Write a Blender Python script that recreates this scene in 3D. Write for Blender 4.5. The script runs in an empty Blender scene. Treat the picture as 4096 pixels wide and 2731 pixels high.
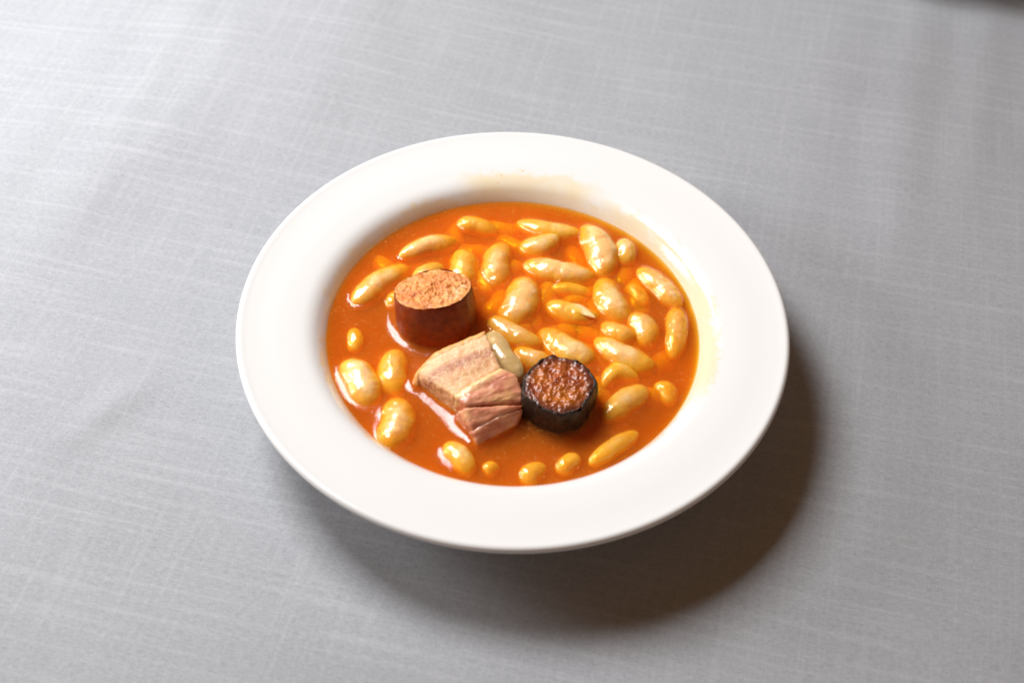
import bpy, bmesh, math, random
import numpy as np
from mathutils import Vector, Matrix, noise
from mathutils.bvhtree import BVHTree

scene = bpy.context.scene
random.seed(7)
MM = 0.001
R = math.radians

# ------------------------------------------------------------------ camera
cam_data = bpy.data.cameras.new('camera')
cam_data.lens = 45.0
cam_data.sensor_width = 36.0
cam_data.clip_start = 0.01
cam_data.clip_end = 50.0
cam = bpy.data.objects.new('camera', cam_data)
scene.collection.objects.link(cam)
cam_right = Vector((0.99946, 0.025062, 0.02125))
cam_up = Vector((-0.032858, 0.762323, 0.646362))
cam_back = -Vector((0.0, 0.646711, -0.762735))
cm = Matrix((cam_right, cam_up, cam_back)).transposed().to_4x4()
cm.translation = Vector((-0.00034, -0.3867, 0.47291))
cam.matrix_world = cm
cam_data.dof.use_dof = True
cam_data.dof.focus_distance = 0.595
cam_data.dof.aperture_fstop = 7.1
scene.camera = cam

# ------------------------------------------------------------------ world, lights, exposure
world = bpy.data.worlds.new('World')
scene.world = world
world.use_nodes = True
bg = world.node_tree.nodes['Background']
bg.inputs['Color'].default_value = (1.0, 0.52, 0.25, 1)
bg.inputs['Strength'].default_value = 0.15


def area_light(name, loc, target, size, size_y, power, color):
    d = bpy.data.lights.new(name, 'AREA')
    d.shape = 'RECTANGLE'
    d.size, d.size_y = size, size_y
    d.energy = power
    d.color = color
    o = bpy.data.objects.new(name, d)
    scene.collection.objects.link(o)
    o.location = loc
    o.rotation_euler = (Vector(target) - Vector(loc)).to_track_quat('-Z', 'Y').to_euler()
    return o


area_light('ceiling_lamp', (-0.43, 0.38, 0.80), (0, 0, 0), 0.38, 0.38, 12.7, (0.985, 0.99, 1.0))
area_light('window_light', (-0.78, 0.14, 0.38), (-0.05, 0.0, 0.03), 0.26, 0.25, 4.2, (0.95, 0.97, 1.0))

scene.view_settings.view_transform = 'Standard'
scene.view_settings.look = 'None'
scene.view_settings.exposure = 0.0
scene.view_settings.gamma = 1.0
scene.cycles.use_denoising = True
scene.cycles.max_bounces = 16
scene.cycles.diffuse_bounces = 6
scene.cycles.glossy_bounces = 4
scene.cycles.transmission_bounces = 6
scene.cycles.transparent_max_bounces = 16
scene.cycles.volume_bounces = 6
scene.cycles.sample_clamp_indirect = 6.0

# ------------------------------------------------------------------ helpers
LEVEL = 0.02457          # height of the sauce surface above the table


def mesh_obj(name, verts, faces, mat, parent=None, smooth=True):
    me = bpy.data.meshes.new(name)
    me.from_pydata([tuple(v) for v in verts], [], [tuple(f) for f in faces])
    me.update()
    if smooth:
        me.polygons.foreach_set('use_smooth', [True] * len(me.polygons))
    me.materials.append(mat)
    o = bpy.data.objects.new(name, me)
    scene.collection.objects.link(o)
    if parent is not None:
        o.parent = parent
    return o


def tag(o, label=None, cat=None, group=None, kind=None):
    if label: o['label'] = label
    if cat: o['category'] = cat
    if group: o['group'] = group
    if kind: o['kind'] = kind
    return o


def empty(name, loc):
    e = bpy.data.objects.new(name, None)
    e.empty_display_size = 0.01
    scene.collection.objects.link(e)
    e.location = loc
    return e


class NT:
    """small node-tree writer"""
    def __init__(self, name):
        self.mat = bpy.data.materials.new(name)
        self.mat.use_nodes = True
        self.t = self.mat.node_tree
        self.t.nodes.clear()
        self.out = self.t.nodes.new('ShaderNodeOutputMaterial')

    def n(self, typ, props=None, **ins):
        nd = self.t.nodes.new(typ)
        for k, v in (props or {}).items():
            setattr(nd, k, v)
        for k, v in ins.items():
            self.set(nd, k.replace('_', ' '), v)
        return nd

    def set(self, nd, key, v):
        s = nd.inputs[int(key)] if key.isdigit() else nd.inputs[key]
        if isinstance(v, bpy.types.NodeSocket):
            self.t.links.new(v, s)
        else:
            s.default_value = v

    def math(self, op, a, b=None, clamp=False):
        nd = self.t.nodes.new('ShaderNodeMath')
        nd.operation = op
        nd.use_clamp = clamp
        self.set(nd, '0', a)
        if b is not None:
            self.set(nd, '1', b)
        return nd.outputs[0]

    def mix(self, fac, a, b, blend='MIX'):
        nd = self.t.nodes.new('ShaderNodeMix')
        nd.data_type = 'RGBA'
        nd.blend_type = blend
        self.set(nd, '0', fac)
        self.set(nd, '6', a)
        self.set(nd, '7', b)
        return nd.outputs[2]

    def ramp(self, fac, stops, interp='LINEAR'):
        nd = self.t.nodes.new('ShaderNodeValToRGB')
        cr = nd.color_ramp
        cr.interpolation = interp
        while len(cr.elements) < len(stops):
            cr.elements.new(0.5)
        for e, (p, c) in zip(cr.elements, stops):
            e.position = p
            e.color = c if len(c) == 4 else (*c, 1)
        self.set(nd, 'Fac', fac)
        return nd.outputs['Color']

    def coords(self, scale=(1, 1, 1), rot=(0, 0, 0)):
        tc = self.t.nodes.new('ShaderNodeTexCoord')
        out = tc.outputs['Object']
        for key, val, none in (('Rotation', rot, (0, 0, 0)), ('Scale', scale, (1, 1, 1))):
            if tuple(val) != none:
                mp = self.t.nodes.new('ShaderNodeMapping')
                mp.inputs[key].default_value = val
                self.t.links.new(out, mp.inputs['Vector'])
                out = mp.outputs['Vector']
        return out

    def noise(self, vec, scale, detail=3, rough=0.55, dist=0.0):
        nd = self.n('ShaderNodeTexNoise', None, Vector=vec, Scale=scale, Detail=detail, Roughness=rough, Distortion=dist)
        return nd.outputs[0]

    def voronoi(self, vec, scale, feature='F1', rnd=1.0):
        nd = self.t.nodes.new('ShaderNodeTexVoronoi')
        nd.feature = feature
        self.set(nd, 'Vector', vec)
        self.set(nd, 'Scale', scale)
        self.set(nd, 'Randomness', rnd)
        return nd.outputs['Distance']

    def bump(self, height, strength, dist, normal=None):
        nd = self.n('ShaderNodeBump', None, Strength=strength, Distance=dist, Height=height)
        if normal is not None:
            self.set(nd, 'Normal', normal)
        return nd.outputs[0]

    def principled(self, **kw):
        nd = self.t.nodes.new('ShaderNodeBsdfPrincipled')
        for k, v in kw.items():
            self.set(nd, k.replace('_', ' '), v)
        self.t.links.new(nd.outputs[0], self.out.inputs['Surface'])
        return nd


def srgb(r, g, b):
    def f(c):
        c /= 255
        return c / 12.92 if c <= 0.04045 else ((c + 0.055) / 1.055) ** 2.4
    return (f(r), f(g), f(b), 1)


# ------------------------------------------------------------------ materials
def mat_cloth():
    m = NT('grey_woven_cloth')
    rot = (0, 0, R(12))
    v = m.coords(rot=rot)
    weave_x = m.noise(m.coords((260, 1900, 1), rot), 1.0, 2, 0.6)
    weave_y = m.noise(m.coords((1500, 330, 1), rot), 1.0, 2, 0.6)
    fine = m.noise(v, 1300, 2, 0.7)
    slub = m.noise(m.coords((10, 280, 1), rot), 1.0, 3, 0.6)
    slub2 = m.noise(m.coords((380, 11, 1), rot), 1.0, 2, 0.55)
    broad = m.noise(v, 26, 3, 0.5)
    s1 = m.ramp(slub, [(0.50, (0, 0, 0)), (0.78, (1, 1, 1))])
    s2 = m.ramp(slub2, [(0.5, (0, 0, 0)), (0.8, (1, 1, 1))])
    w = m.math('ADD', m.math('MULTIPLY', weave_x, 0.55), m.math('MULTIPLY', weave_y, 0.30))
    w = m.math('ADD', w, m.math('MULTIPLY', fine, 0.35))
    w = m.math('ADD', w, m.math('MULTIPLY', broad, 0.12))
    base = m.ramp(w, [(0.38, (0.240, 0.250, 0.268)), (0.66, (0.348, 0.360, 0.380)), (0.92, (0.450, 0.462, 0.482))])
    col = m.mix(m.math('MULTIPLY', s1, 0.24), base, (0.60, 0.61, 0.64, 1))
    col = m.mix(m.math('MULTIPLY', s2, 0.17), col, (0.57, 0.57, 0.60, 1))
    h = m.math('ADD', w, m.math('MULTIPLY', s1, 0.4))
    nrm = m.bump(h, 0.35, 0.0002)
    m.principled(Base_Color=col, Roughness=0.9, Normal=nrm, Sheen_Weight=0.12, Sheen_Roughness=0.5,
                 Specular_IOR_Level=0.2)
    return m.mat


def mat_porcelain():
    m = NT('white_porcelain')
    v = m.coords()
    sep = m.n('ShaderNodeSeparateXYZ', None, Vector=v)
    x, y = sep.outputs[0], sep.outputs[1]
    ang = m.math('ARCTAN2', y, x)
    r = m.math('SQRT', m.math('ADD', m.math('MULTIPLY', x, x), m.math('MULTIPLY', y, y)))

    def window(val, lo0, lo1, hi1, hi0):
        a = m.n('ShaderNodeMapRange', {'interpolation_type': 'SMOOTHSTEP'}, Value=val, From_Min=lo0, From_Max=lo1)
        b = m.n('ShaderNodeMapRange', {'interpolation_type': 'SMOOTHSTEP'}, Value=val, From_Min=hi1, From_Max=hi0,
                To_Min=1.0, To_Max=0.0)
        return m.math('MULTIPLY', a.outputs[0], b.outputs[0])
    n1 = m.noise(v, 62, 6, 0.7)
    n2 = m.noise(v, 150, 3, 0.6)
    # oil film left above the sauce at the back of the well
    rr = m.math('ADD', r, m.math('MULTIPLY', m.math('SUBTRACT', n1, 0.5), 0.022))
    back = m.math('MULTIPLY', window(ang, R(58), R(74), R(100), R(112)), window(rr, 0.080, 0.084, 0.0955, 0.1005))
    # tide mark down the right side of the well
    right = m.math('MULTIPLY', window(ang, R(-34), R(-18), R(52), R(70)), window(rr, 0.080, 0.084, 0.0905, 0.0955))
    # drips at the front left
    left = m.math('MULTIPLY', window(ang, R(-152), R(-145), R(-128), R(-120)), window(rr, 0.080, 0.084, 0.0885, 0.0925))
    left = m.math('MULTIPLY', left, m.ramp(n2, [(0.45, (0, 0, 0)), (0.62, (1, 1, 1))]))
    ring = window(rr, 0.080, 0.083, 0.0868, 0.0890)
    rings = m.math('MULTIPLY', window(ang, R(70), R(95), R(176), R(180)), window(rr, 0.080, 0.083, 0.0872, 0.0908))
    ring = m.math('MAXIMUM', ring, rings)
    stain = m.math('MAXIMUM', m.math('MULTIPLY', back, m.ramp(n1, [(0.3, (.55,) * 3), (0.65, (1, 1, 1))])),
                   m.math('MULTIPLY', right, 0.9))
    stain = m.math('MAXIMUM', stain, m.math('MULTIPLY', left, 0.6))
    stain = m.math('MAXIMUM', stain, m.math('MULTIPLY', ring, 0.7))
    # stray specks of oil
    spk = m.ramp(m.voronoi(v, 190), [(0.06, (1, 1, 1)), (0.11, (0, 0, 0))])
    spk = m.math('MULTIPLY', spk, window(ang, R(60), R(70), R(95), R(100)))
    spk = m.math('MULTIPLY', spk, window(r, 0.09, 0.093, 0.100, 0.102))
    col = m.mix(m.math('MULTIPLY', stain, 0.52), (0.752, 0.753, 0.742, 1), (0.78, 0.53, 0.12, 1))
    col = m.mix(m.math('MULTIPLY', spk, 0.8), col, (0.75, 0.42, 0.05, 1))
    bh = m.math('MULTIPLY', m.math('MAXIMUM', back, right), m.noise(v, 420, 3, 0.6))
    nrm = m.bump(bh, 0.12, 0.0005)
    m.principled(Base_Color=col, Roughness=0.16, Specular_IOR_Level=0.5, Normal=nrm,
                 Coat_Weight=0.3, Coat_Roughness=0.05)
    return m.mat


def mat_sauce():
    m = NT('paprika_broth')
    v = m.coords()
    grain = m.noise(v, 1000, 2, 0.5)
    lump = m.noise(v, 330, 4, 0.6)
    nrm = m.bump(grain, 0.15, 0.0002)
    nrm = m.bump(lump, 0.15, 0.0006, nrm)
    lw = m.n('ShaderNodeLayerWeight', None, Blend=0.5, Normal=nrm)
    geo = m.n('ShaderNodeNewGeometry')
    sch = m.math('ADD', m.math('MULTIPLY', m.math('POWER', lw.outputs['Facing'], 5.0), 0.96), 0.035)
    fres = m.math('MULTIPLY', sch, m.math('SUBTRACT', 1.0, geo.outputs['Backfacing']))
    clear = m.n('ShaderNodeBsdfTransparent')
    gloss = m.n('ShaderNodeBsdfGlossy', None, Roughness=0.07, Normal=nrm)
    pulp = m.n('ShaderNodeBsdfDiffuse', None, Color=(0.50, 0.145, 0.045, 1), Normal=nrm)
    patch = m.ramp(m.noise(v, 48, 6, 0.68), [(0.36, (0.06, 0.06, 0.06)), (0.66, (1, 1, 1))])
    fleck = m.ramp(m.noise(v, 820, 3, 0.65), [(0.40, (0, 0, 0)), (0.66, (1, 1, 1))])
    fac = m.math('MULTIPLY', m.math('MULTIPLY', patch, m.math('ADD', m.math('MULTIPLY', fleck, 0.7), 0.3)), 0.27)
    speck = m.ramp(m.noise(v, 760, 2, 0.5), [(0.60, (0, 0, 0)), (0.70, (1, 1, 1))])
    fac = m.math('MAXIMUM', fac, m.math('MULTIPLY', m.math('MULTIPLY', speck, patch), 0.42))
    m.set(pulp, 'Color', m.mix(speck, (0.66, 0.185, 0.030, 1), (0.88, 0.40, 0.10, 1)))
    body = m.n('ShaderNodeMixShader', None, Fac=fac)
    m.t.links.new(clear.outputs[0], body.inputs[1])
    m.t.links.new(pulp.outputs[0], body.inputs[2])
    mx = m.n('ShaderNodeMixShader', None, Fac=fres)
    m.t.links.new(body.outputs[0], mx.inputs[1])
    m.t.links.new(gloss.outputs[0], mx.inputs[2])
    m.t.links.new(mx.outputs[0], m.out.inputs['Surface'])
    sc = m.n('ShaderNodeVolumeScatter', None, Color=(1.0, 0.44, 0.10, 1), Density=180.0)
    ab = m.n('ShaderNodeVolumeAbsorption', None, Color=(0.9925, 0.838, 0.0, 1), Density=900.0)
    add = m.n('ShaderNodeAddShader')
    m.t.links.new(sc.outputs[0], add.inputs[0])
    m.t.links.new(ab.outputs[0], add.inputs[1])
    m.t.links.new(add.outputs[0], m.out.inputs['Volume'])
    return m.mat


def mat_bean(name, c0, c1, rough=0.22, sss=0.85):
    m = NT(name)
    v = m.coords()
    info = m.n('ShaderNodeObjectInfo')
    n1 = m.noise(v, 160, 3, 0.55)
    fac = m.math('ADD', m.math('MULTIPLY', n1, 0.8), m.math('MULTIPLY', info.outputs['Random'], 0.35))
    col = m.ramp(fac, [(0.25, c0), (0.85, c1)])
    wr = m.noise(v, 420, 3, 0.55, 0.5)
    fi = m.noise(v, 1100, 2, 0.5)
    nrm = m.bump(wr, 0.38, 0.0006)
    nrm = m.bump(fi, 0.22, 0.0002, nrm)
    m.principled(Base_Color=col, Roughness=rough, Normal=nrm, Subsurface_Weight=sss,
                 Subsurface_Radius=(1.0, 0.55, 0.2), Subsurface_Scale=0.0028, Specular_IOR_Level=0.55,
                 Coat_Weight=0.5, Coat_Roughness=0.1, Coat_Normal=nrm)
    return m.mat


def mat_casing(name, c0, c1, rough=0.35, bump=0.3):
    m = NT(name)
    v = m.coords()
    n1 = m.noise(v, 260, 4, 0.6)
    n2 = m.noise(v, 900, 2, 0.5)
    spots = m.ramp(m.voronoi(v, 330), [(0.05, (1, 1, 1)), (0.16, (0, 0, 0))])
    col = m.ramp(n1, [(0.3, c0), (0.7, c1)])
    col = m.mix(m.math('MULTIPLY', spots, 0.16), col, (0.55, 0.22, 0.08, 1))
    nrm = m.bump(m.math('ADD', n1, m.math('MULTIPLY', n2, 0.4)), bump, 0.0006)
    m.principled(Base_Color=col, Roughness=rough, Normal=nrm, Specular_IOR_Level=0.28,
                 Subsurface_Weight=0.1, Subsurface_Radius=(1, .3, .1), Subsurface_Scale=0.001)
    return m.mat


def mat_chorizo_face():
    m = NT('chorizo_mince')
    v = m.coords()
    big = m.noise(v, 130, 5, 0.6, 0.6)
    cell = m.voronoi(v, 420, 'F1')
    fat = m.ramp(m.noise(v, 140, 3, 0.6, 1.0), [(0.60, (0, 0, 0)), (0.70, (1, 1, 1))])
    meat = m.ramp(m.noise(v, 230, 3, 0.6, 1.2), [(0.57, (0, 0, 0)), (0.68, (1, 1, 1))])
    col = m.ramp(big, [(0.25, srgb(188, 100, 44)), (0.5, srgb(222, 144, 72)), (0.78, srgb(240, 182, 112))])
    col = m.mix(m.math('MULTIPLY', meat, 0.55), col, srgb(184, 92, 66))
    col = m.mix(m.math('MULTIPLY', fat, 0.75), col, srgb(240, 200, 152))
    crack = m.ramp(m.voronoi(v, 300, 'DISTANCE_TO_EDGE'), [(0.0, (1, 1, 1)), (0.07, (0, 0, 0))])
    col = m.mix(m.math('MULTIPLY', crack, 0.2), col, srgb(160, 76, 30))
    hgt = m.math('SUBTRACT', m.math('ADD', m.math('MULTIPLY', cell, 0.5), m.noise(v, 800, 4, 0.65)), m.math('MULTIPLY', crack, 0.4))
    nrm = m.bump(hgt, 0.45, 0.0008)
    m.principled(Base_Color=col, Roughness=0.5, Normal=nrm, Subsurface_Weight=0.3,
                 Subsurface_Radius=(1, .45, .2), Subsurface_Scale=0.0012)
    return m.mat


def mat_morcilla_face():
    m = NT('blood_sausage_filling')
    v = m.coords()
    a = m.noise(v, 120, 4, 0.6, 1.2)
    b = m.noise(v, 60, 3, 0.6)
    col = m.ramp(a, [(0.25, srgb(100, 38, 14)), (0.45, srgb(148, 64, 22)), (0.62, srgb(184, 98, 34)), (0.82, srgb(214, 140, 70))])
    col = m.mix(m.ramp(b, [(0.42, (0, 0, 0)), (0.66, (.55, .55, .55))]), col, srgb(186, 108, 22))
    ln = m.n('ShaderNodeVectorMath', {'operation': 'LENGTH'})
    m.set(ln, '0', v)
    rim = m.math('ADD', ln.outputs['Value'], m.math('MULTIPLY', m.math('SUBTRACT', a, 0.5), 0.006))
    rim = m.n('ShaderNodeMapRange', None, Value=rim, From_Min=0.0105, From_Max=0.0140).outputs[0]
    col = m.mix(m.math('MULTIPLY', rim, 0.85), col, srgb(78, 34, 26))
    hgt = m.math('ADD', m.noise(v, 260, 4, 0.6, 1.0), m.math('MULTIPLY', m.voronoi(v, 330), 0.3))
    nrm = m.bump(hgt, 0.42, 0.0008)
    m.principled(Base_Color=col, Roughness=0.36, Normal=nrm, Specular_IOR_Level=0.5,
                 Coat_Weight=0.3, Coat_Roughness=0.16, Coat_Normal=nrm)
    return m.mat


def mat_black_casing():
    m = NT('blackened_casing')
    v = m.coords()
    n1 = m.noise(v, 300, 4, 0.65)
    col = m.ramp(n1, [(0.3, srgb(20, 12, 7)), (0.6, srgb(50, 33, 21)), (0.8, srgb(96, 68, 46))])
    nrm = m.bump(m.noise(v, 520, 4, 0.65, 0.8), 0.7, 0.0009)
    m.principled(Base_Color=col, Roughness=0.36, Normal=nrm, Specular_IOR_Level=0.32)
    return m.mat


# layers of the pork run square to the rind; this turns that direction into the x axis
PORK_ROT = R(-26)
LEAN_ROT = R(-37)


def mat_fat():
    m = NT('boiled_pork_fat')
    v = m.coords(rot=(0, 0, PORK_ROT))
    sep = m.n('ShaderNodeSeparateXYZ', None, Vector=v)
    wob = m.noise(v, 130, 3, 0.6)
    d = m.math('ADD', m.math('MULTIPLY', sep.outputs[1], -1.0), m.math('MULTIPLY', wob, 0.004))
    t = m.n('ShaderNodeMapRange', None, Value=d, From_Min=-0.020, From_Max=0.006).outputs[0]
    col = m.ramp(t, [(0.14, srgb(236, 190, 142)), (0.34, srgb(232, 184, 138)), (0.46, srgb(178, 116, 84)), (0.54, srgb(186, 126, 92)),
                     (0.60, srgb(204, 150, 108)), (0.74, srgb(204, 150, 100)), (0.95, srgb(226, 176, 128))])
    web = m.voronoi(m.coords((0.75, 1.6, 1.0), (0, 0, PORK_ROT)), 300, 'DISTANCE_TO_EDGE')
    lines = m.ramp(m.math('ADD', web, m.math('MULTIPLY', wob, 0.05)), [(0.03, (1, 1, 1)), (0.10, (0, 0, 0))])
    keep = m.ramp(t, [(0.35, (0, 0, 0)), (0.5, (1, 1, 1)), (0.95, (0.5, .5, .5))])
    col = m.mix(m.math('MULTIPLY', m.math('MULTIPLY', lines, keep), 0.75), col, srgb(244, 214, 164))
    nrm = m.bump(m.math('ADD', m.noise(v, 700, 4, 0.65), m.math('MULTIPLY', lines, 0.5)), 0.4, 0.0005)
    m.principled(Base_Color=col, Roughness=0.42, Normal=nrm, Subsurface_Weight=0.5,
                 Subsurface_Radius=(1, .5, .25), Subsurface_Scale=0.002, Specular_IOR_Level=0.4)
    return m.mat


def mat_rind():
    m = NT('pork_rind')
    v = m.coords()
    col = m.ramp(m.noise(v, 200, 4, 0.6), [(0.3, srgb(214, 148, 84)), (0.7, srgb(232, 178, 112))])
    nrm = m.bump(m.noise(v, 600, 3, 0.6), 0.3, 0.0005)
    m.principled(Base_Color=col, Roughness=0.36, Normal=nrm, Subsurface_Weight=0.5,
                 Subsurface_Radius=(1, .5, .2), Subsurface_Scale=0.002)
    return m.mat


def mat_lean():
    m = NT('boiled_lean_pork')
    v = m.coords(rot=(0, 0, LEAN_ROT))
    sy = m.n('ShaderNodeSeparateXYZ', None, Vector=v).outputs[1]
    fib = m.noise(m.coords((70, 620, 400), (0, 0, LEAN_ROT)), 1.0, 3, 0.6)
    n1 = m.noise(v, 120, 3, 0.6, 0.8)
    col = m.ramp(n1, [(0.25, srgb(182, 100, 74)), (0.52, srgb(206, 134, 102)), (0.78, srgb(224, 168, 124))])
    col = m.mix(m.math('MULTIPLY', m.ramp(fib, [(0.5, (0, 0, 0)), (0.75, (1, 1, 1))]), 0.4), col, srgb(234, 190, 146))
    seam = m.math('ADD', sy, m.math('MULTIPLY', m.math('SUBTRACT', n1, 0.5), 0.005))
    seam = m.n('ShaderNodeMapRange', None, Value=seam, From_Min=-0.0085, From_Max=-0.0055).outputs[0]
    col = m.mix(m.math('MULTIPLY', seam, 0.85), col, srgb(236, 200, 140))
    col = m.mix(m.math('MULTIPLY', m.ramp(m.noise(v, 70, 2, 0.5), [(0.58, (0, 0, 0)), (0.68, (1, 1, 1))]), 0.6), col, srgb(226, 182, 116))
    nrm = m.bump(m.math('ADD', fib, m.math('MULTIPLY', m.noise(v, 400, 3, 0.6), 0.4)), 0.4, 0.0004)
    m.principled(Base_Color=col, Roughness=0.38, Normal=nrm, Subsurface_Weight=0.4,
                 Subsurface_Radius=(1, .4, .25), Subsurface_Scale=0.0018, Coat_Weight=0.35, Coat_Roughness=0.15, Coat_Normal=nrm)
    return m.mat


M_CLOTH = mat_cloth()
M_PLATE = mat_porcelain()
M_SAUCE = mat_sauce()
M_BEAN = mat_bean('cooked_white_bean', (0.90, 0.50, 0.17, 1), (0.94, 0.64, 0.30, 1))
M_OLIVE = mat_bean('translucent_bean', (0.58, 0.39, 0.15, 1), (0.70, 0.50, 0.23, 1), 0.18)
M_SKIN = mat_bean('loose_bean_skin', (0.90, 0.58, 0.24, 1), (0.94, 0.72, 0.40, 1), 0.22, 0.0)
M_CHOR = mat_casing('chorizo_casing', srgb(108, 34, 8), srgb(152, 62, 16), 0.36, 0.25)
M_CHORF = mat_chorizo_face()
M_MORF = mat_morcilla_face()
M_MORC = mat_black_casing()
M_FAT, M_RIND, M_LEAN = mat_fat(), mat_rind(), mat_lean()

# ------------------------------------------------------------------ tablecloth
def smooth01(t):
    t = np.clip(t, 0, 1)
    return t * t * (3 - 2 * t)


def build_cloth():
    xs = np.linspace(-0.75, 0.75, 420)
    ys = np.linspace(-0.50, 0.95, 400)
    X, Y = np.meshgrid(xs, ys)
    Z = np.zeros_like(X)
    # broad ridge running back from left of the plate, its right flank falling away from the window
    cx = -0.172 + 0.075 * (Y - 0.25) - 0.35 * np.clip(0.20 - Y, 0, 1)
    d = X - cx
    amp = 0.0135 * smooth01((Y - 0.0) / 0.24)
    tent = np.where(d < 0, 1 + d / 0.11, 1 - d / 0.21)
    tent = 0.5 * (tent + np.sqrt(tent * tent + 0.01)) - 0.04 * np.exp(-(d / 0.012) ** 2)
    Z += amp * tent
    # softer secondary folds fanning out beside it
    for (x0, sl, w, a, y0) in ((-0.215, 0.20, 0.014, 0.0017, 0.02), (-0.262, 0.24, 0.018, 0.0020, 0.03), (-0.300, 0.30, 0.016, 0.0014, 0.10),
                               (-0.120, 0.14, 0.020, 0.0014, 0.10), (-0.085, -0.05, 0.014, 0.0009, 0.13)):
        d2 = X - (x0 + sl * (Y - 0.18))
        Z += a * np.where(d2 < 0, np.exp(-(d2 / (2.2 * w)) ** 2), np.exp(-(d2 / w) ** 2)) * smooth01((Y - y0) / 0.1)
    for (fx, sl, w, a, y0) in ((0.236, 0.24, 0.018, 0.0016, 0.02), (0.278, 0.30, 0.014, 0.0011, 0.05), (0.19, 0.3, 0.022, 0.0008, -0.02)):
        d3 = X - (fx + sl * (Y - 0.25))
        Z += a * np.exp(-(d3 / w) ** 2) * smooth01((Y - y0) / 0.12)
    # shallow dimples
    for (px, py, w, l, a, ang) in ((-0.185, -0.035, 0.008, 0.022, 0.0016, 50), (0.100, 0.152, 0.007, 0.04, 0.0018, -14),
                                   (-0.21, 0.12, 0.02, 0.06, 0.0014, 60), (0.22, -0.05, 0.03, 0.07, 0.0012, 20),
                                   (-0.05, -0.15, 0.02, 0.08, 0.0010, -8)):
        c, s = math.cos(R(ang)), math.sin(R(ang))
        u = (X - px) * c + (Y - py) * s
        v = -(X - px) * s + (Y - py) * c
        Z += a * np.exp(-(u / l) ** 2 - (v / w) ** 2)
    Z += 0.0007 * np.sin(X * 23 + 1.3 * np.sin(Y * 11)) * np.sin(Y * 17 + 0.7)
    # flat where plates weigh it down
    for (px, py, pr) in ((0, 0, 0.085), (0.278, 0.48, 0.13)):
        rr = np.hypot(X - px, Y - py)
        Z *= smooth01((rr - pr) / 0.07)
    Z = Z - 0.0004
    nx, ny = len(xs), len(ys)
    verts = np.stack([X.ravel(), Y.ravel(), Z.ravel()], 1)
    faces = [(j * nx + i, j * nx + i + 1, (j + 1) * nx + i + 1, (j + 1) * nx + i) for j in range(ny - 1) for i in range(nx - 1)]
    o = mesh_obj('tablecloth', verts, faces, M_CLOTH)
    return tag(o, 'grey woven tablecloth with soft folds under the plate', 'tablecloth', kind='structure')


build_cloth()

# ------------------------------------------------------------------ soup plate
PROFILE_IN = [(0, 6.0), (30, 6.0), (55, 6.4), (68, 8.0), (75, 10.8), (80, 14.8), (83.4, 19.2), (86.0, 24.57), (88.3, 28.0),
              (90.8, 30.6), (94.2, 32.3), (99, 33.4), (106, 34.7), (114, 36.0), (120, 37.2), (122.2, 37.75)]
LIP = [(123.4, 37.9), (124.4, 37.5), (125.0, 36.6), (125.0, 35.6), (124.3, 34.5), (123.0, 33.8)]
PROFILE_OUT = [(118, 32.2), (104, 29.6), (95, 27.2), (91, 24.2), (88, 18.5), (83, 11.0), (76, 6.0), (68, 3.4), (62, 2.6),
               (60.5, 0.6), (59.5, 0.0), (57.5, 0.0), (56.5, 0.8), (56, 2.6), (30, 2.4), (0, 2.4)]


def catmull(pts, n):
    pts = [np.array(p, float) for p in pts]
    out = []
    for i in range(len(pts) - 1):
        p0, p1, p2, p3 = pts[max(i - 1, 0)], pts[i], pts[i + 1], pts[min(i + 2, len(pts) - 1)]
        for k in range(n):
            t = k / n
            out.append(0.5 * ((2 * p1) + (p2 - p0) * t + (2 * p0 - 5 * p1 + 4 * p2 - p3) * t * t + (3 * p1 - p0 - 3 * p2 + p3) * t ** 3))
    out.append(pts[-1])
    return out


def build_plate():
    prof = catmull(PROFILE_IN + LIP + PROFILE_OUT, 4)
    prof = [(max(p[0], 0) * MM, max(p[1], 0.0) * MM) for p in prof]
    seg = 256
    verts, faces = [], []
    verts.append((0, 0, prof[0][1]))
    ring = prof[1:-1]
    for (r, z) in ring:
        for k in range(seg):
            a = 2 * math.pi * k / seg
            verts.append((r * math.cos(a), r * math.sin(a), z))
    verts.append((0, 0, prof[-1][1]))
    last = len(verts) - 1
    for k in range(seg):
        faces.append((0, 1 + k, 1 + (k + 1) % seg))
        b = 1 + (len(ring) - 1) * seg
        faces.append((last, b + (k + 1) % seg, b + k))
    for i in range(len(ring) - 1):
        a0, b0 = 1 + i * seg, 1 + (i + 1) * seg
        for k in range(seg):
            k2 = (k + 1) % seg
            faces.append((a0 + k, b0 + k, b0 + k2, a0 + k2))
    return mesh_obj('soup_plate', verts, faces, M_PLATE)


plate = tag(build_plate(), 'wide rimmed white porcelain soup plate holding the bean stew', 'plate')

# ------------------------------------------------------------------ solids in the stew
solids = []   # (object, contact height of the sauce on it)


def world_mesh(o):
    mw = Matrix.Translation(o.location) if o.parent is None else Matrix.Translation(o.parent.location)
    if o.parent is None:
        mw = Matrix.LocRotScale(o.location, o.rotation_euler, o.scale)
    return [mw @ v.co for v in o.data.vertices], [tuple(p.vertices) for p in o.data.polygons]


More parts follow.
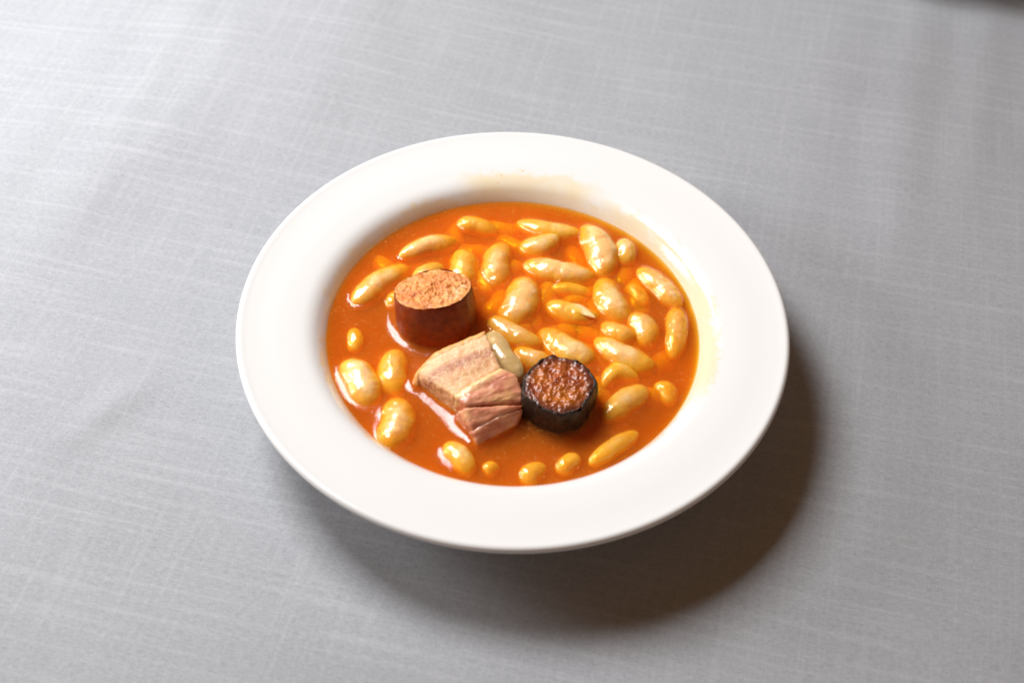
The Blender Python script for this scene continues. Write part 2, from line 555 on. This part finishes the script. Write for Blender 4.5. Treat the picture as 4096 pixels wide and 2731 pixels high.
# beans: x, y (mm from the plate's middle), heading of the long axis (deg), half length, half width (mm),
# how far the top stands above the sauce (mm), how much lower the far end lies (mm), bend, label
BEANS = [
 (-19.3, 69.0, -12, 10.2, 4.6, 3.0, 2, 0.2, 'short pale bean close to the back rim, left of the long slim one'),
 (-42.8, 52.7, 27, 15.0, 5.3, 5.0, 4, 0.25, 'long bean with its right half sinking, along the back left rim'),
 (-64.2, 27.5, 49, 17.5, 6.1, 5.0, 1, 0.15, 'plump slanted bean along the left rim, beside the chorizo slice'),
 (-41.8, 35.3, 43, 8.8, 4.5, 4.0, 0, 0.2, 'bean half hidden right behind the chorizo slice'),
 (-25.5, 40.7, -91, 13.1, 7.0, 3.5, 0, 0.15, 'broad upright bean rising just behind the right shoulder of the chorizo'),
 (-8.4, 43.7, -95, 14.6, 6.9, 5.0, 0, -0.15, 'smooth upright bean next to the one behind the chorizo, on its right'),
 (15.8, 68.4, -13, 16.0, 4.8, 4.0, -2, -0.35, 'long slim bean lying crosswise nearest the back rim'),
 (11.7, 57.2, 24, 10.4, 5.6, 5.0, -3, -0.2, 'short bean in front of the long slim bean at the back rim'),
 (40.3, 54.8, -75, 17.4, 7.8, 7.0, 0, 0.3, 'large glossy upright bean at the back right, standing highest'),
 (53.9, 53.5, -81, 7.6, 4.6, 5.0, 3, 0.0, 'small round bean end at the back right rim'),
 (21.2, 39.4, -12, 17.1, 6.5, 6.0, 0, -0.1, 'long crosswise bean left of the large glossy upright bean'),
 (2.4, 19.4, -104, 16.3, 8.5, 6.0, 0, 0.2, 'biggest plump bean standing right of the chorizo slice'),
 (26.9, 28.7, -7, 9.7, 3.5, 1.2, 0, 0.2, 'sunken sliver of bean under the long crosswise bean'),
 (27.3, 14.4, -18, 12.7, 5.2, 3.5, -1.5, -0.3, 'split bean with a lifted skin flap in the middle of the beans'),
 (46.4, 22.7, -70, 15.2, 7.6, 5.0, 0, -0.2, 'large slanted bean right of the split bean, long highlight on its left flank'),
 (58.9, 27.5, -61, 8.3, 4.6, 0.2, 0, 0.1, 'fully sunken orange bean near the right rim'),
 (69.5, 31.1, -53, 14.9, 5.2, 5.0, 0, 0.1, 'slanted wrinkled bean following the upper right rim'),
 (75.5, 3.0, -96, 14.5, 5.0, 4.0, 1.5, 0.15, 'upright creased bean farthest right, against the rim'),
 (60.5, 4.8, -68, 10.2, 6.0, 4.5, 1, 0.2, 'short stout bean left of the creased bean at the far right'),
 (48.4, 2.3, -32, 8.7, 5.1, 4.0, -1, -0.2, 'short slanted bean between two larger ones, left of the stout bean'),
 (0.4, -0.5, -32, 14.1, 5.3, 5.0, -1, -0.3, 'slanted bean touching the foot of the biggest bean, above the pork'),
 (24.2, -7.3, -40, 15.5, 7.2, 5.0, -1, -0.15, 'broad slanted bean behind the black blood sausage'),
 (51.0, -11.4, -31, 15.3, 6.4, 5.0, 2, -0.25, 'long slanted bean right of the blood sausage, sinking to the right'),
 (9.4, -15.1, -24, 9.5, 4.8, 4.0, 0, -0.2, 'yellow bean tucked against the back left of the blood sausage'),
 (-4.0, -17.2, -60, 14.5, 5.3, 10.6, 0, -0.2, 'translucent beige bean leaning on the right edge of the pork'),
 (48.1, -23.8, 20, 8.7, 4.7, 3.0, 0, 0.9, 'small curled bean right of the blood sausage'),
 (50.6, -39.1, 42, 12.9, 5.6, 4.5, -1, 0.1, 'pale bean slanting up to the right, right of the blood sausage'),
 (69.4, -31.7, -68, 6.5, 4.3, 1.5, 0, 0.3, 'small sunken bean at the lower right rim'),
 (45.0, -63.4, 40, 13.4, 3.8, 2.5, 0, 0.1, 'slim sunken bean slanting along the front right rim'),
 (25.4, -72.4, 45, 6.3, 3.8, 2.0, 0, 0.0, 'small bean at the front rim below the blood sausage'),
 (10.5, -77.5, 47, 6.6, 4.1, 2.0, 0, 0.1, 'small bean nearest the front rim, middle of the front row'),
 (-7.6, -75.7, 30, 3.6, 3.2, 0.6, 0, 0.0, 'tiny sunken bean at the front rim, below the pork tip'),
 (-21.2, -71.5, -51, 9.1, 4.8, 4.0, 1, 0.1, 'shiny bean at the front, left of the pork tip'),
 (-50.2, -54.2, -96, 14.3, 7.6, 5.0, 0, 0.2, 'big blunt bean at the front left rim, left of the pork'),
 (-53.1, -25.2, -86, 13.0, 6.4, 4.0, 0, -0.25, 'upright bean next to the rind corner of the pork, on its left'),
 (-67.8, -32.5, -63, 14.3, 7.8, 6.0, 0, 0.15, 'big oval bean touching the left rim'),
 (-72.9, -6.6, -82, 7.0, 3.5, 1.0, 0, 0.1, 'tiny sunken bean alone at the left rim, level with the chorizo'),
 (-56.8, 17.7, 70, 5.3, 3.2, 2.0, 0, 0.0, 'bean end peeping out at the left side of the chorizo'),
]


def bean_mesh(L, b, c, bend, seed):
    rng = random.Random(seed)
    nr, ns = 64, 44
    taper = rng.uniform(-0.16, 0.16)
    wrinkled = seed in (9, 11, 17, 18, 22, 26, 34)
    crease = rng.uniform(-0.45, 0.45)
    off = Vector((seed * 3.1, seed * 1.7, 0))
    verts = []
    for i in range(nr + 1):
        t = -math.cos(math.pi * i / nr)
        rad = max(1 - abs(t) ** 2.35, 0) ** 0.5 * (1 + taper * t)
        for k in range(ns):
            a = 2 * math.pi * k / ns
            y = b * rad * math.cos(a)
            z = c * rad * math.sin(a)
            y += bend * b * (0.45 - t * t)
            # a faint dent on the hilum side
            y -= math.copysign(1, bend if bend else 1) * 0.10 * b * math.exp(-(t / 0.28) ** 2) * max(0, -math.cos(a) * math.copysign(1, bend if bend else 1)) * -1
            p = Vector((L * t, y, z))
            q = p * 0.16 + off
            s = 1 + 0.08 * noise.noise(q) + 0.03 * noise.noise(q * 3.1)
            if wrinkled:
                w = noise.fractal(Vector((t * L * 0.16, a * 1.5, seed * 5.0)), 0.7, 2.0, 3)
                s += 0.03 * w - 0.06 * math.exp(-((t - crease) / 0.05) ** 2) * (0.6 + 0.4 * math.cos(2 * a + seed))
            verts.append((p.x * MM, p.y * s * MM, p.z * s * MM))
    faces = []
    for i in range(nr):
        for k in range(ns):
            k2 = (k + 1) % ns
            faces.append((i * ns + k, (i + 1) * ns + k, (i + 1) * ns + k2, i * ns + k2))
    return verts, faces


for i, (x, y, ang, L, b, e, dip, bend, label) in enumerate(BEANS):
    L, b, e = L * 1.06, b * 1.10 + 0.3, e * 0.72 - 0.2
    c = 0.88 * b
    mat = M_OLIVE if label.startswith('translucent') else M_BEAN
    v, f = bean_mesh(L, b, c, bend, i + 1)
    o = mesh_obj('white_bean', v, f, mat)
    o.location = (x * MM, y * MM, LEVEL + (e - c) * MM)
    tilt = math.asin(max(-0.6, min(0.6, dip / (2 * L))))
    o.rotation_euler = (Matrix.Rotation(R(ang), 3, 'Z') @ Matrix.Rotation(tilt, 3, 'Y')).to_euler()
    tag(o, label, 'bean', 'white beans in the stew')
    solids.append((o, 1.3))
    if label.startswith('split bean'):
        # the loose flap of skin standing up along its top
        fv, ff = [], []
        nu, nv = 22, 7
        for a in range(nu + 1):
            t = a / nu
            for k in range(nv + 1):
                s = k / nv
                px = L * (-0.55 + 1.5 * t)
                py = b * (-0.50 + 0.95 * s * math.sin(math.pi * min(t * 0.9 + 0.08, 1)))
                pz = c * (0.86 + 0.22 * s * (1 - s) * 2) * math.sqrt(max(0.05, 1 - (0.55 * (px / L)) ** 2)) + 0.5 * s * t
                fv.append((px * MM, py * MM, pz * MM))
        n0 = len(fv)
        fv += [(p[0], p[1], p[2] - 0.00045) for p in fv]
        w = nv + 1
        for a in range(nu):
            for k in range(nv):
                q = (a * w + k, (a + 1) * w + k, (a + 1) * w + k + 1, a * w + k + 1)
                ff.append(q)
                ff.append(tuple(n0 + z for z in reversed(q)))
        edge = [(a * w, (a + 1) * w) for a in range(nu)] + [((a + 1) * w + nv, a * w + nv) for a in range(nu)]
        edge += [(k + 1, k) for k in range(nv)] + [(nu * w + k, nu * w + k + 1) for k in range(nv)]
        for p, q in edge:
            ff.append((q, p, n0 + p, n0 + q))
        mesh_obj('skin_flap', fv, ff, M_SKIN, o)


# the next layer of beans, dimly seen through the sauce
def sunken_layer():
    rng = random.Random(21)
    verts, faces, placed = [], [], []
    tries = 0
    while len(placed) < 46 and tries < 4000:
        tries += 1
        a, r = rng.uniform(0, 2 * math.pi), 72 * math.sqrt(rng.random())
        x, y = r * math.cos(a), r * math.sin(a)
        if (x < -28 and y < 25) or y < -48 or (x < -5 and y < -40):
            continue
        if (x + 36) ** 2 + (y - 8) ** 2 < 24 ** 2 or (x - 21) ** 2 + (y + 42) ** 2 < 22 ** 2 or (x + 18) ** 2 + (y + 38) ** 2 < 30 ** 2:
            continue
        if any((x - p[0]) ** 2 + (y - p[1]) ** 2 < 11 ** 2 for p in placed):
            continue
        placed.append((x, y))
        L, b = rng.uniform(11, 14), rng.uniform(5.0, 6.3)
        v, f = bean_mesh(L, b, 0.88 * b, rng.uniform(-0.3, 0.3), 100 + len(placed))
        top = -rng.uniform(1.2, 3.0)
        mw = Matrix.Translation((x * MM, y * MM, LEVEL + (top - 0.88 * b) * MM)) @ Matrix.Rotation(rng.uniform(0, 6.3), 4, 'Z') @ Matrix.Rotation(rng.uniform(-0.12, 0.12), 4, 'Y')
        n0 = len(verts)
        verts += [mw @ Vector(p) for p in v]
        faces += [tuple(n0 + i for i in q) for q in f]
    o = mesh_obj('sunken_beans', verts, faces, M_BEAN)
    tag(o, 'beans lying under the surface, dim and orange through the sauce', 'beans', kind='stuff')


sunken_layer()


# ---- sausages
def frame_from_axis(axis):
    z = Vector(axis).normalized()
    x = Vector((1, 0, 0))
    x = (x - z * x.dot(z)).normalized()
    y = z.cross(x)
    return x, y, z


def fbm(p, o=4):
    return noise.fractal(p, 0.6, 2.1, o)


def sausage(name, centre, axis, rad_fn, up, down, side_mat, face_mat, bulge, lip, face_amp, seed, wrinkle, skin, rnd0, dome):
    """a thick slice standing on end: casing wall plus rough cut face; centre is the middle of the cut face"""
    x, y, z = frame_from_axis(axis)
    root = empty(name, centre)
    seg = 160
    rows = [0, .25, .5, .9, 1.5, 2.5, 4, 6, 8.5, 11, 14, 17, 20, 23, 26, 30]
    rows = [h for h in rows if h < up + down] + [up + down]
    verts, faces = [], []

    def jag(a):
        return lip * fbm(Vector((math.cos(a) * 2.3, math.sin(a) * 2.3, seed)), 5)

    def put(a, r, h):
        return tuple((x * (r * math.cos(a)) + y * (r * math.sin(a)) + z * h) * MM)
    # inner lip, then down the outside
    for j in range(-2, len(rows)):
        for k in range(seg):
            a = 2 * math.pi * k / seg
            r0 = rad_fn(a)
            if j == -2:
                r, h = r0 - skin - 0.5, -1.2 + jag(a) * 0.4
            elif j == -1:
                r, h = r0 - skin, -0.25 + jag(a)
            else:
                t = rows[j] / (up + down)
                rnd = max(skin * 0.5, 0.45) * math.exp(-rows[j] / rnd0)
                r = r0 - rnd + bulge * math.sin(math.pi * min(t * 1.15, 1)) - 1.6 * max(0, (t - 0.85) / 0.15) ** 2
                wr = fbm(Vector((math.cos(a) * 3.0, math.sin(a) * 3.0, rows[j] * 0.07 + seed)), 4)
                r += wrinkle * wr
                h = -rows[j] + jag(a) * math.exp(-rows[j] / 2.0)
            verts.append(put(a, r, h))
    n = len(rows) + 2
    for j in range(n - 1):
        for k in range(seg):
            k2 = (k + 1) % seg
            faces.append((j * seg + k, (j + 1) * seg + k, (j + 1) * seg + k2, j * seg + k2))
    faces.append(tuple((n - 1) * seg + k for k in reversed(range(seg))))
    casing = mesh_obj('casing', verts, faces, side_mat, root)
    # cut face
    fv, ff = [(0, 0, 0)], []
    rings = 46
    for i in range(1, rings + 1):
        for k in range(seg):
            a = 2 * math.pi * k / seg
            r = (rad_fn(a) - skin * 0.85) * i / rings
            p = Vector((r * math.cos(a), r * math.sin(a), seed * 2.0))
            h = face_amp * (0.8 * fbm(p * 0.16, 4) + 0.4 * fbm(p * 0.45 + Vector((9, 3, 1)), 3))
            cell = noise.voronoi(p * 0.45)[0][0]
            h += face_amp * 0.5 * (0.35 - cell)
            edge = (i / rings) ** 10
            h = h * (1 - 0.5 * edge) - 0.15 + dome * (1 - (i / rings) ** 2)
            fv.append(put(a, r, h))
    for k in range(seg):
        ff.append((0, 1 + k, 1 + (k + 1) % seg))
    for i in range(rings - 1):
        for k in range(seg):
            k2 = (k + 1) % seg
            a0, b0 = 1 + i * seg, 1 + (i + 1) * seg
            ff.append((a0 + k, b0 + k, b0 + k2, a0 + k2))
    fc = fv[1:1 + seg]
    fv[0] = tuple(np.mean(np.array(fc), 0))
    face = mesh_obj('cut_face', fv, ff, face_mat, root)
    solids.append((casing, 1.9))
    solids.append((face, 1.9))
    return root, casing, face


cho, cas, cut = sausage('chorizo_slice', (-37.4 * MM, 9.9 * MM, LEVEL + 16.0 * MM), (-0.10, 0.27, 0.955),
                        lambda a: 17.6 + 0.35 * math.sin(2 * a + 0.6) + 0.2 * math.sin(5 * a),
                        17, 11, M_CHOR, M_CHORF, 0.9, 0.4, 1.5, 3.1, 0.2, 0.15, 0.5, 1.3)
tag(cho, 'thick upright slice of red brown chorizo with a crumbly orange top', 'sausage')
cut['label'] = 'coarse orange minced cut face of the chorizo'

mor, cas, cut = sausage('blood_sausage_slice', (20.6 * MM, -41.4 * MM, LEVEL + 13.6 * MM), (0.03, -0.02, 1.0),
                        lambda a: 16.3 + 0.5 * math.sin(4 * a + 0.5) + 0.45 * math.sin(2 * a - 0.5) + 0.35 * math.sin(7 * a + 1) + 0.25 * math.sin(11 * a),
                        14.5, 11, M_MORC, M_MORF, 0.6, 1.6, 0.95, 8.3, 0.55, 1.7, 1.6, 0.3)
tag(mor, 'short upright slice of black skinned blood sausage with glistening red filling', 'sausage')
cut['label'] = 'wet dark red and orange cut face inside the black skin'


# ---- pork belly: five pieces of one chunk
def hull_part(name, pts, mat, root, base, voxel=0.0006, amp=0.35, freq=0.25, seed=0, smooth_it=22, fibre=0.0):
    bm = bmesh.new()
    for p in pts:
        bm.verts.new(((p[0] - base[0]) * MM, (p[1] - base[1]) * MM, (p[2]) * MM))
    res = bmesh.ops.convex_hull(bm, input=bm.verts)
    junk = list({g for g in res['geom_interior'] + res['geom_unused'] if isinstance(g, bmesh.types.BMVert)})
    if junk:
        bmesh.ops.delete(bm, geom=junk, context='VERTS')
    me = bpy.data.meshes.new(name)
    bm.to_mesh(me)
    bm.free()
    o = bpy.data.objects.new(name, me)
    scene.collection.objects.link(o)
    md = o.modifiers.new('remesh', 'REMESH')
    md.mode = 'VOXEL'
    md.voxel_size = voxel
    sm = o.modifiers.new('smooth', 'SMOOTH')
    sm.iterations = smooth_it
    sm.factor = 0.5
    dg = bpy.context.evaluated_depsgraph_get()
    m2 = bpy.data.meshes.new_from_object(o.evaluated_get(dg))
    o.modifiers.clear()
    o.data = m2
    m2.name = name
    ca, sa = math.cos(PORK_ROT), math.sin(PORK_ROT)
    nrm = [v.normal.copy() for v in m2.vertices]
    for v, n in zip(m2.vertices, nrm):
        p = v.co * 1000
        d = amp * fbm(p * freq + Vector((seed, seed * 2, 0)), 4)
        if fibre:
            u = p.x * ca - p.y * sa
            w = p.x * sa + p.y * ca
            d += fibre * fbm(Vector((u * 0.05, w * 0.42, p.z * 0.3 + seed)), 4)
        v.co += n * d * MM
    m2.polygons.foreach_set('use_smooth', [True] * len(m2.polygons))
    m2.materials.clear()
    m2.materials.append(mat)
    o.parent = root
    solids.append((o, 2.0))
    return o


PB = (-18.0, -38.0)
pork = empty('pork_belly_chunk', (PB[0] * MM, PB[1] * MM, LEVEL))
tag(pork, 'boiled pork belly chunk with pale rind and pink lean between the two sausages', 'meat')


def down(pts, z=-9.0, grow=0.0):
    return [(p[0], p[1], z) for p in pts]


rind_top = [(-44.2, -33.9, 0.4), (-43.3, -31.0, 5.2), (-34.6, -22.4, 10.6), (-12.5, -11.5, 13.3),
            (-40.9, -32.6, 7.6), (-32.9, -25.3, 11.6), (-11.9, -14.9, 13.8), (-42.0, -36.0, 2.0)]
hull_part('rind', rind_top + down([(-44.0, -33.0), (-35, -21.5), (-12.5, -10.5), (-41, -35.6), (-11.5, -14.5)]), M_RIND, pork, PB, amp=0.25, seed=1.0)
fat_top = [(-43.0, -32.0, 4.4), (-34.4, -23.0, 9.9), (-12.6, -12.0, 12.6), (-40.9, -32.6, 7.4), (-32.9, -25.3, 11.4), (-12.0, -15.0, 13.7), (-9.4, -20.0, 13.5), (-4.2, -33.3, 13.0),
           (-23.6, -48.6, 11.4), (-35.8, -36.6, 7.6), (-31.0, -42.0, 8.2)]
hull_part('fat_layer', fat_top + down([(-41.5, -34.5), (-12, -15), (-5.5, -32), (-25, -48.8), (-32.5, -42.8)]), M_FAT, pork, PB, amp=0.22, seed=2.0, fibre=0.14)
lean_a = [(-24.9, -47.6, 12.0), (-4.9, -32.6, 13.6), (2.6, -37.0, 13.9), (6.2, -48.0, 9.6), (-19.6, -53.2, 12.1), (-14, -40.5, 13.9), (-6, -50.0, 11.6)]
hull_part('lean_meat', lean_a + down([(-25.4, -48.2), (-5.5, -32.8), (2.0, -37.5), (4.0, -47), (-20.5, -53)]), M_LEAN, pork, PB, amp=0.22, seed=3.0, fibre=0.32)
lean_b = [(-20.2, -53.9, 11.3), (6.4, -49.2, 9.1), (-4.2, -54.0, 9.7), (-16.0, -62.3, 6.2), (-23.4, -52.6, 6.8)]
hull_part('lean_meat', lean_b + down([(-24.6, -50.8), (4, -49.5), (-5, -53.0), (-17.0, -61.5)]), M_LEAN, pork, PB, amp=0.25, seed=5.0, fibre=0.3)
lean_c = [(-15.3, -62.7, 5.6), (-3.8, -54.7, 9.0), (6.0, -50.4, 8.0), (2.5, -55.7, 2.5), (-14.0, -66.5, 0.6), (-17.8, -60.4, 4.2)]
hull_part('lean_meat', lean_c + down([(-17.4, -60.6), (-4, -53.8), (4, -50.0), (1, -55), (-14.0, -66.0)]), M_LEAN, pork, PB, amp=0.25, seed=7.0, fibre=0.3)

# ------------------------------------------------------------------ sauce
def build_sauce():
    bpy.context.view_layer.update()
    av, af, kind = [], [], []
    for o, hc in solids:
        vs, fs = world_mesh(o)
        n0 = len(av)
        av += vs
        af += [tuple(n0 + i for i in f) for f in fs]
        kind += [hc] * len(fs)
    bvh = BVHTree.FromPolygons(av, af)
    step = 0.00045
    half = 0.0895
    n = int(2 * half / step) + 1
    xs = np.linspace(-half, half, n)
    X, Y = np.meshgrid(xs, xs)
    RR = np.hypot(X, Y)
    inside = RR < 0.0885
    hb = np.full((n, n), -1.0)
    hc = np.full((n, n), 1.0)
    dn = Vector((0, 0, -1))
    for j, i in zip(*np.nonzero(inside)):
        loc, _, idx, _ = bvh.ray_cast(Vector((xs[i], xs[j], 0.09)), dn)
        if loc is not None:
            hb[j, i] = (loc.z - LEVEL) * 1000
            hc[j, i] = kind[idx]
    fixed = hb > hc
    h = np.where(fixed, hc, 0.0)
    wall = RR > 0.0862
    fixed2 = fixed | wall
    h = np.where(wall, 0.35, h)
    h = np.where(fixed, hc, h)
    lam = 2.7 / (step * 1000)          # meniscus reach in cells
    k = 1.0 / (4 + 1.0 / lam ** 2)
    for it in range(320):
        s = np.zeros_like(h)
        s[1:-1, 1:-1] = (h[2:, 1:-1] + h[:-2, 1:-1] + h[1:-1, 2:] + h[1:-1, :-2]) * k
        h = np.where(fixed2, h, s)
    # slow swell of the thick broth
    rng = np.random.default_rng(4)
    sw = np.zeros_like(h)
    for _ in range(26):
        a, f = rng.uniform(0, 6.28), rng.uniform(120, 620)
        sw += np.sin((X * math.cos(a) + Y * math.sin(a)) * f + rng.uniform(0, 6.28)) * (30.0 / f)
    # thin film of sauce clinging to the flanks of the beans, patchy towards their tops
    pat = np.zeros_like(h)
    for _ in range(40):
        a, f = rng.uniform(0, 6.28), rng.uniform(300, 1500)
        pat += np.sin((X * math.cos(a) + Y * math.sin(a)) * f + rng.uniform(0, 6.28)) * (500.0 / f)
    pat /= pat.std()
    film = 1.3 * (1 - hb / 3.5) + 0.12 * pat - 0.10
    bean = (hc < 1.5) & (hb > -0.4)
    h = np.where(bean & (film > -0.25), np.maximum(h, hb + film), h)
    h = h + 0.045 * sw * np.clip((0.0855 - RR) / 0.004, 0, 1)
    Z = LEVEL + h * MM
    pin = catmull(PROFILE_IN, 4)
    pr = np.array([p[0] for p in pin]) * MM
    pz = np.array([p[1] for p in pin]) * MM
    ZB = np.minimum(np.interp(RR, pr, pz) - 0.0012, LEVEL - 0.0006)
    idx = np.full((n, n), -1)
    idx[inside] = np.arange(inside.sum())
    top = np.stack([X[inside], Y[inside], Z[inside]], 1)
    bot = np.stack([X[inside], Y[inside], ZB[inside]], 1)
    nv = len(top)
    q = np.stack([idx[:-1, :-1], idx[:-1, 1:], idx[1:, 1:], idx[1:, :-1]], -1).reshape(-1, 4)
    q = q[(q >= 0).all(1)]
    fb = q[:, ::-1] + nv
    e = np.concatenate([q[:, [0, 1]], q[:, [1, 2]], q[:, [2, 3]], q[:, [3, 0]]])
    key = set(map(tuple, e.tolist()))
    side = [(b, a, a + nv, b + nv) for (a, b) in key if (b, a) not in key]
    faces = np.concatenate([q, fb, np.array(side)])
    me = bpy.data.meshes.new('stew_sauce')
    used = np.unique(faces)
    remap = np.full(2 * nv, -1)
    remap[used] = np.arange(len(used))
    verts = np.concatenate([top, bot])[used]
    faces = remap[faces]
    me.vertices.add(len(verts))
    me.vertices.foreach_set('co', verts.astype(np.float32).ravel())
    me.loops.add(faces.size)
    me.loops.foreach_set('vertex_index', faces.astype(np.int32).ravel())
    me.polygons.add(len(faces))
    me.polygons.foreach_set('loop_start', np.arange(0, faces.size, 4, dtype=np.int32))
    me.polygons.foreach_set('use_smooth', np.ones(len(faces), bool))
    me.update(calc_edges=True)
    me.validate()
    me.materials.append(M_SAUCE)
    o = bpy.data.objects.new('stew_sauce', me)
    scene.collection.objects.link(o)
    return tag(o, 'thick orange red paprika sauce filling the well of the plate', 'sauce')


build_sauce()

# ------------------------------------------------------------------ neighbouring plate that shades the far corner
far = plate.copy()
far.location = (0.284, 0.489, 0)
far.scale = (1.5, 1.5, 1.5)
scene.collection.objects.link(far)
tag(far, 'second white plate past the far right corner, only its shadow in view', 'plate')


# ------------------------------------------------------------------ beads of oil floating on the sauce
def build_droplets():
    m = NT('floating_oil')
    lw = m.n('ShaderNodeLayerWeight', None, Blend=0.5)
    sch = m.math('ADD', m.math('MULTIPLY', m.math('POWER', lw.outputs['Facing'], 5.0), 0.9), 0.06)
    clear = m.n('ShaderNodeBsdfTransparent', None, Color=(1.0, 0.80, 0.42, 1))
    gloss = m.n('ShaderNodeBsdfGlossy', None, Roughness=0.05)
    mx = m.n('ShaderNodeMixShader', None, Fac=sch)
    m.t.links.new(clear.outputs[0], mx.inputs[1])
    m.t.links.new(gloss.outputs[0], mx.inputs[2])
    m.t.links.new(mx.outputs[0], m.out.inputs['Surface'])
    sauce = bpy.data.objects['stew_sauce']
    bvh = BVHTree.FromObject(sauce, bpy.context.evaluated_depsgraph_get())
    rng = random.Random(12)
    verts, faces = [], []
    seg = 8
    for _ in range(1100):
        a, r = rng.uniform(0, 2 * math.pi), 0.083 * math.sqrt(rng.random())
        loc, nrm, _, _ = bvh.ray_cast(Vector((r * math.cos(a), r * math.sin(a), 0.08)), Vector((0, 0, -1)))
        if loc is None or noise.noise(loc * 60) < -0.12 * rng.random():
            continue
        R0 = rng.choice((0.16, 0.2, 0.25, 0.32, 0.45)) * MM
        x = nrm.orthogonal().normalized()
        y = nrm.cross(x)
        n0 = len(verts)
        for k, (rr, hh) in enumerate(((1.0, -0.25), (0.88, 0.25), (0.5, 0.55))):
            for j in range(seg):
                t = 2 * math.pi * j / seg
                verts.append(loc + (x * math.cos(t) + y * math.sin(t)) * (R0 * rr) + nrm * (R0 * hh))
        verts.append(loc + nrm * (R0 * 0.66))
        for k in range(2):
            for j in range(seg):
                j2 = (j + 1) % seg
                faces.append((n0 + k * seg + j, n0 + k * seg + j2, n0 + (k + 1) * seg + j2, n0 + (k + 1) * seg + j))
        for j in range(seg):
            faces.append((n0 + 2 * seg + j, n0 + 2 * seg + (j + 1) % seg, n0 + 3 * seg))
    o = mesh_obj('oil_droplets', verts, faces, m.mat)
    tag(o, 'tiny glistening oil beads scattered over the orange sauce', 'oil', kind='stuff')


build_droplets()
